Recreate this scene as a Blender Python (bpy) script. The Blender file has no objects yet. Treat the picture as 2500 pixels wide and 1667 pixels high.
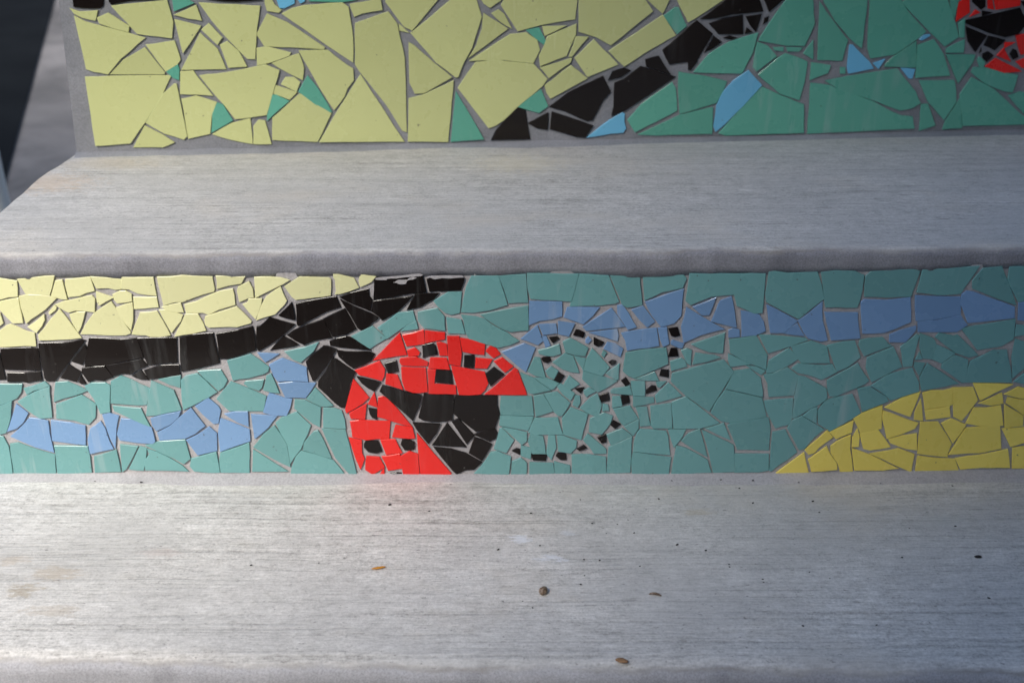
import bpy, bmesh, math, random
from mathutils import Vector, noise
random.seed(7)
S = bpy.context.scene
R = math.radians
# ------------------------------------------------------------------ camera
FPX = 2650.0                     # focal length in pixels of the 2500 px wide photograph
PITCH = R(27)
CAM = Vector((0, 0, 0.875))
cam = bpy.data.cameras.new('camera'); co = bpy.data.objects.new('camera', cam)
S.collection.objects.link(co); S.camera = co
co.location = CAM; co.rotation_euler = (math.pi/2 - PITCH, 0, 0)
cam.sensor_width = 36; cam.lens = FPX/2500*36
cam.clip_start = 0.02; cam.clip_end = 200
cam.dof.use_dof = True; cam.dof.focus_distance = 0.775; cam.dof.aperture_fstop = 7.1
# ------------------------------------------------------------------ light
SUN_EL, SUN_AZ = R(46), R(-30)     # azimuth measured from straight behind the camera towards its right
w = bpy.data.worlds.new('World'); S.world = w; w.use_nodes = True
nt = w.node_tree
sky = nt.nodes.new('ShaderNodeTexSky'); sky.sky_type = 'NISHITA'; sky.sun_disc = False
sky.sun_elevation = SUN_EL; sky.sun_rotation = math.pi - SUN_AZ
nt.links.new(sky.outputs[0], nt.nodes['Background'].inputs[0])
nt.nodes['Background'].inputs[1].default_value = 0.085
sl = bpy.data.lights.new('sun', 'SUN'); so = bpy.data.objects.new('sun', sl); S.collection.objects.link(so)
sl.energy = 1.5; sl.angle = R(15); sl.color = (1, .94, .845)
sd = Vector((math.sin(SUN_AZ)*math.cos(SUN_EL), -math.cos(SUN_AZ)*math.cos(SUN_EL), math.sin(SUN_EL)))
so.rotation_euler = sd.to_track_quat('Z', 'Y').to_euler()
S.view_settings.view_transform = 'Standard'; S.view_settings.look = 'None'
S.view_settings.exposure = 1.76; S.view_settings.gamma = 1
S.view_settings.use_curve_mapping = False

# ------------------------------------------------------------------ helpers
FW = Vector((0, math.cos(PITCH), -math.sin(PITCH))); UP = Vector((0, math.sin(PITCH), math.cos(PITCH)))
def ray(px, py): return FW + Vector((1, 0, 0))*((px-1250)/FPX) - UP*((py-833.5)/FPX)
def hit(px, py, p, n):
    d = ray(px, py); t = (p-CAM).dot(n)/d.dot(n); return CAM + d*t
def on_y(px, py, y): return hit(px, py, Vector((0, y, 0)), Vector((0, 1, 0)))
def on_z(px, py, z): return hit(px, py, Vector((0, 0, z)), Vector((0, 0, 1)))
def lerp_tab(tab, x):
    if x <= tab[0][0]: a, b = tab[0], tab[1]
    elif x >= tab[-1][0]: a, b = tab[-2], tab[-1]
    else:
        for a, b in zip(tab, tab[1:]):
            if a[0] <= x <= b[0]: break
    return a[1] + (b[1]-a[1])*(x-a[0])/(b[0]-a[0])
def nz(x, y=0, z=0): return noise.noise(Vector((x, y, z)))
def link(name, me, mat, parent=None):
    o = bpy.data.objects.new(name, me); S.collection.objects.link(o)
    if mat: me.materials.append(mat)
    if parent: o.parent = parent
    return o
def mesh(name, vs, fs, mat, parent=None, smooth=False):
    me = bpy.data.meshes.new(name); me.from_pydata([tuple(v) for v in vs], [], fs)
    if smooth:
        for p in me.polygons: p.use_smooth = True
    me.update()
    o = link(name, me, mat, parent)
    return o
def thing(name, label, cat, loc, group=None):
    o = bpy.data.objects.new(name, None); S.collection.objects.link(o); o.location = loc
    o.empty_display_size = .1
    tag(o, label, cat, group); return o
def tag(o, label, cat, group=None):
    o['label'] = label; o['category'] = cat
    if group: o['group'] = group
def adopt(o, parent):
    """parent a mesh built in world space without moving it"""
    o.parent = parent; o.location = -parent.location
def recenter(o):
    """put the origin of a world-space mesh at its middle"""
    c = sum((v.co for v in o.data.vertices), Vector())/len(o.data.vertices)
    for v in o.data.vertices: v.co -= c
    o.location += c

# ------------------------------------------------------------------ materials
def node(nt, t, **k):
    n = nt.nodes.new(t)
    for a, b in k.items():
        if a in n.bl_rna.properties.keys(): setattr(n, a, b)
    return n
class Mat:
    def __init__(s, name, rough=.8, spec=.5):
        s.m = bpy.data.materials.new(name); s.m.use_nodes = True; s.nt = s.m.node_tree
        s.b = s.nt.nodes['Principled BSDF']; s.b.inputs['Roughness'].default_value = rough
        s.b.inputs['Specular IOR Level'].default_value = spec
        s.geo = s.nt.nodes.new('ShaderNodeNewGeometry')
    def L(s, a, b): s.nt.links.new(a, b)
    def pos(s, scale=(1, 1, 1), loc=(0, 0, 0)):
        n = s.nt.nodes.new('ShaderNodeMapping'); s.L(s.geo.outputs['Position'], n.inputs[0])
        n.inputs['Scale'].default_value = scale; n.inputs['Location'].default_value = loc
        return n.outputs[0]
    def noise(s, vec, scale=1, detail=4, rough=.6, dist=0):
        n = s.nt.nodes.new('ShaderNodeTexNoise'); s.L(vec, n.inputs['Vector'])
        n.inputs['Scale'].default_value = scale; n.inputs['Detail'].default_value = detail
        n.inputs['Roughness'].default_value = rough; n.inputs['Distortion'].default_value = dist
        return n.outputs['Fac']
    def ramp(s, fac, stops, interp='LINEAR'):
        n = s.nt.nodes.new('ShaderNodeValToRGB'); s.L(fac, n.inputs[0]); r = n.color_ramp; r.interpolation = interp
        while len(r.elements) < len(stops): r.elements.new(.5)
        for e, (p, c) in zip(r.elements, stops):
            e.position = p; e.color = (c, c, c, 1) if isinstance(c, (int, float)) else (*c, 1)
        return n.outputs[0]
    def mix(s, fac, a, b, mode='MIX'):
        n = s.nt.nodes.new('ShaderNodeMix'); n.data_type = 'RGBA'; n.blend_type = mode
        for v, i in ((fac, n.inputs[0]), (a, n.inputs[6]), (b, n.inputs[7])):
            if isinstance(v, (int, float)): i.default_value = v if i == n.inputs[0] else (v, v, v, 1)
            elif isinstance(v, tuple): i.default_value = (*v, 1)
            else: s.L(v, i)
        return n.outputs[2]
    def math(s, op, a, b=0.0, c=0.0):
        n = s.nt.nodes.new('ShaderNodeMath'); n.operation = op
        for v, i in zip((a, b, c), n.inputs):
            if isinstance(v, (int, float)): i.default_value = v
            else: s.L(v, i)
        return n.outputs[0]
    def bump(s, h, strength=.5, dist=.001, prev=None):
        n = s.nt.nodes.new('ShaderNodeBump'); n.inputs['Strength'].default_value = strength
        n.inputs['Distance'].default_value = dist; s.L(h, n.inputs['Height'])
        if prev: s.L(prev, n.inputs['Normal'])
        return n.outputs[0]
    def blob(s, c, r, vec=None):
        """soft mask round the point c with radii r, ragged by noise"""
        p = s.pos()
        sub = s.nt.nodes.new('ShaderNodeVectorMath'); sub.operation = 'SUBTRACT'; s.L(p, sub.inputs[0]); sub.inputs[1].default_value = c
        mul = s.nt.nodes.new('ShaderNodeVectorMath'); mul.operation = 'MULTIPLY'; s.L(sub.outputs[0], mul.inputs[0]); mul.inputs[1].default_value = tuple(1/q for q in r)
        ln = s.nt.nodes.new('ShaderNodeVectorMath'); ln.operation = 'LENGTH'; s.L(mul.outputs[0], ln.inputs[0])
        nn = s.noise(s.pos((120, 330, 90)), 1, 6, .8)
        d = s.math('ADD', ln.outputs['Value'], s.math('MULTIPLY', s.math('SUBTRACT', nn, .5), 4.2))
        return s.ramp(d, [(0, 1), (.5, .9), (.85, 0)])
    def color(s, c):
        if isinstance(c, tuple): s.b.inputs['Base Color'].default_value = (*c, 1)
        else: s.L(c, s.b.inputs['Base Color'])
    def normal(s, n): s.L(n, s.b.inputs['Normal'])

def concrete_brushed(name, face0, face1, stains=(), k=1.0):
    """brushed concrete that turns into sanded cement round the front edge; the mesh attribute "edge" runs from
    negative (metres behind the edge, times 50) on the tread to positive on the face"""
    m = Mat(name, .85, .3)
    # brush lines: a pattern across the brushing direction whose lines wander, start and stop
    p = m.pos()
    wn_ = m.nt.nodes.new('ShaderNodeTexNoise'); m.L(m.pos((9, 9, 9)), wn_.inputs['Vector']); wn_.inputs['Scale'].default_value = 1; wn_.inputs['Detail'].default_value = 5
    sc = m.nt.nodes.new('ShaderNodeVectorMath'); sc.operation = 'SCALE'; m.L(wn_.outputs['Color'], sc.inputs[0]); sc.inputs['Scale'].default_value = .007
    ad = m.nt.nodes.new('ShaderNodeVectorMath'); ad.operation = 'ADD'; m.L(p, ad.inputs[0]); m.L(sc.outputs[0], ad.inputs[1])
    def wp(scale):
        n = m.nt.nodes.new('ShaderNodeMapping'); m.L(ad.outputs[0], n.inputs[0]); n.inputs['Scale'].default_value = scale; return n.outputs[0]
    groove = m.ramp(m.noise(wp((6, 400, 60)), 1, 2, .5), [(.30, 0), (.46, .7), (.68, 1)])
    fine = m.noise(wp((130, 760, 60)), 1, 3, .65)
    mid = m.noise(wp((22, 100, 30)), 1, 5, .7)
    coarse = m.noise(m.pos((12, 26, 8), (9, 2, 0)), 1, 6, .7)
    cloud = m.noise(m.pos((6, 9, 6), (1, 7, 2)), 1, 6, .62)
    grain = m.noise(m.pos((1, 1, 1)), 520, 4, .8)
    blot = m.noise(m.pos((70, 110, 45), (8, 3, 1)), 1, 5, .75)
    v = m.math('ADD', m.math('MULTIPLY', groove, .052), m.math('MULTIPLY', fine, .21))
    v = m.math('ADD', v, m.math('MULTIPLY', mid, .07)); v = m.math('ADD', v, m.math('MULTIPLY', coarse, .08))
    v = m.math('ADD', v, m.math('ADD', m.math('MULTIPLY', grain, .29), .024)); v = m.math('ADD', v, m.math('MULTIPLY', blot, .17))
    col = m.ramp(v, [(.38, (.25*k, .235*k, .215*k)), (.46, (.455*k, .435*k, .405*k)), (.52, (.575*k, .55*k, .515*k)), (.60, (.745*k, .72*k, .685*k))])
    col = m.mix(m.ramp(cloud, [(.40, 0), (.62, .55)]), col, (.42, .405, .385))
    warm = m.noise(m.pos((9, 14, 9), (4, 4, 0)), 1, 5, .65)
    col = m.mix(m.ramp(warm, [(.54, 0), (.72, .38)]), col, (.56, .50, .42))
    pits = m.noise(m.pos((240, 520, 200), (5, 5, 5)), 1, 3, .55)
    col = m.mix(m.ramp(pits, [(.66, 0), (.72, .65)]), col, (.15, .14, .13))
    scr = m.noise(m.pos((28, 330, 20), (1, 9, 5)), 1, 4, .7)
    col = m.mix(m.ramp(scr, [(.66, 0), (.74, .5)]), col, (.24, .23, .22))
    for c, r, k, f in stains:
        col = m.mix(m.math('MULTIPLY', m.blob(c, r), f), col, k)
    # front edge
    at = m.nt.nodes.new('ShaderNodeAttribute'); at.attribute_name = 'edge'
    wob = m.math('MULTIPLY', m.math('SUBTRACT', m.noise(m.pos((22, 30, 30), (0, 3, 3)), 1, 6, .7), .5), 1.5)
    e = m.math('ADD', at.outputs['Fac'], wob)
    g2 = m.noise(m.pos(), 800, 3, .75)
    big = m.noise(m.pos((16, 16, 30)), 1, 5, .65)
    drip = m.noise(m.pos((34, 20, 4), (2, 3, 1)), 1, 5, .65)
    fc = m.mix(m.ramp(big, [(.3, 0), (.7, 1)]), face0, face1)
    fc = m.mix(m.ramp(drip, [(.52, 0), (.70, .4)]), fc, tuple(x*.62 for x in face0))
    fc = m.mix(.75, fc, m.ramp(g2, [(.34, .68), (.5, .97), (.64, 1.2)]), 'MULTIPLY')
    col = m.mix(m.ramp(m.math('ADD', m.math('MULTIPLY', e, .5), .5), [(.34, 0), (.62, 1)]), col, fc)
    band = m.ramp(m.math('ADD', m.math('MULTIPLY', e, .5), .5), [(.36, 0), (.50, .55), (.64, 0)])
    col = m.mix(m.math('MULTIPLY', band, m.ramp(m.noise(m.pos((12, 30, 30), (5, 1, 2)), 1, 5, .7), [(.40, 0), (.60, 1)])), col, (.24, .215, .185))
    m.color(col)
    h = m.math('ADD', m.math('MULTIPLY', groove, .35), m.math('MULTIPLY', fine, .35))
    h = m.math('ADD', h, m.math('MULTIPLY', grain, .5)); h = m.math('ADD', h, m.math('MULTIPLY', blot, .3))
    m.normal(m.bump(h, .6, .0012))
    return m.m
def cement(name, c0, c1, scale=1, sand=.5):
    m = Mat(name, .88, .3)
    g = m.noise(m.pos(), 700*scale, 3, .75)
    big = m.noise(m.pos((14, 14, 22)), 1, 5, .6)
    st = m.noise(m.pos((26, 20, 5), (2, 3, 1)), 1, 4, .6)
    col = m.mix(m.ramp(big, [(.3, 0), (.7, 1)]), c0, c1)
    col = m.mix(m.ramp(st, [(.56, 0), (.72, .35)]), col, tuple(x*.62 for x in c0))
    col = m.mix(sand, col, m.ramp(g, [(.34, .72), (.5, .95), (.64, 1.15)]), 'MULTIPLY')
    m.color(col)
    m.normal(m.bump(g, .55, .0012, m.bump(big, .4, .004)))
    return m.m
def tile_mat(name, c, rough=.16, dark=.0, haze=.12, var=.15):
    m = Mat(name, rough, .3 if c[0] < .05 else .5)
    oi = m.nt.nodes.new('ShaderNodeObjectInfo')
    k = m.math('ADD', m.math('MULTIPLY', oi.outputs['Random'], var), 1-var/2)
    n = m.noise(m.pos((18, 18, 30)), 1, 4, .6)
    col = m.mix(1.0, c, m.math('MULTIPLY', k, m.math('ADD', m.math('MULTIPLY', n, .10), .95)), 'MULTIPLY')
    # cement film left on the glaze: vertical streaks and smears
    s1 = m.noise(m.pos((70, 70, 9), (3, 0, 1)), 1, 4, .6, .4)
    s2 = m.noise(m.pos((9, 9, 6), (7, 0, 4)), 1, 2, .5)
    hz = m.math('MULTIPLY', m.ramp(s1, [(.55, 0), (.75, 1)]), m.ramp(s2, [(.50, 0), (.68, 1)]))
    col = m.mix(m.math('MULTIPLY', hz, haze*4), col, (.55, .57, .57))
    dots = m.noise(m.pos((1, 1, 1), (2, 2, 2)), 260, 2, .5)
    col = m.mix(m.ramp(dots, [(.745, 0), (.77, .7)]), col, (.08, .075, .07))
    m.color(col)
    rr = m.ramp(m.noise(m.pos((30, 30, 30)), 1, 4, .6), [(.3, rough*.7), (.75, rough*1.7)])
    m.L(m.math('ADD', rr, m.math('MULTIPLY', hz, .4)), m.b.inputs['Roughness'])
    wv = m.noise(m.pos((12, 12, 130)), 1, 3, .5)
    m.normal(m.bump(wv, .12, .0006))
    return m.m

TILE = {
 'Y': ('pale_yellow', (.77, .75, .41)), 'K': ('black', (.011, .008, .007)), 'T': ('teal', (.165, .365, .355)),
 'B': ('blue', (.19, .325, .53)), 'R': ('red', (.84, .024, .018)), 'G': ('golden_yellow', (.88, .70, .14)),
 'L': ('lime_yellow', (.57, .59, .26)), 'N': ('green', (.12, .40, .29)), 'S': ('sky_blue', (.17, .50, .72)),
}
TM = {}
for k, (n, c) in TILE.items():
    TM[k] = tile_mat(n+'_glaze', c, .14 if k == 'K' else .25, haze=.02 if k in 'YRGLS' else (.03 if k == 'K' else .12))

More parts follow.
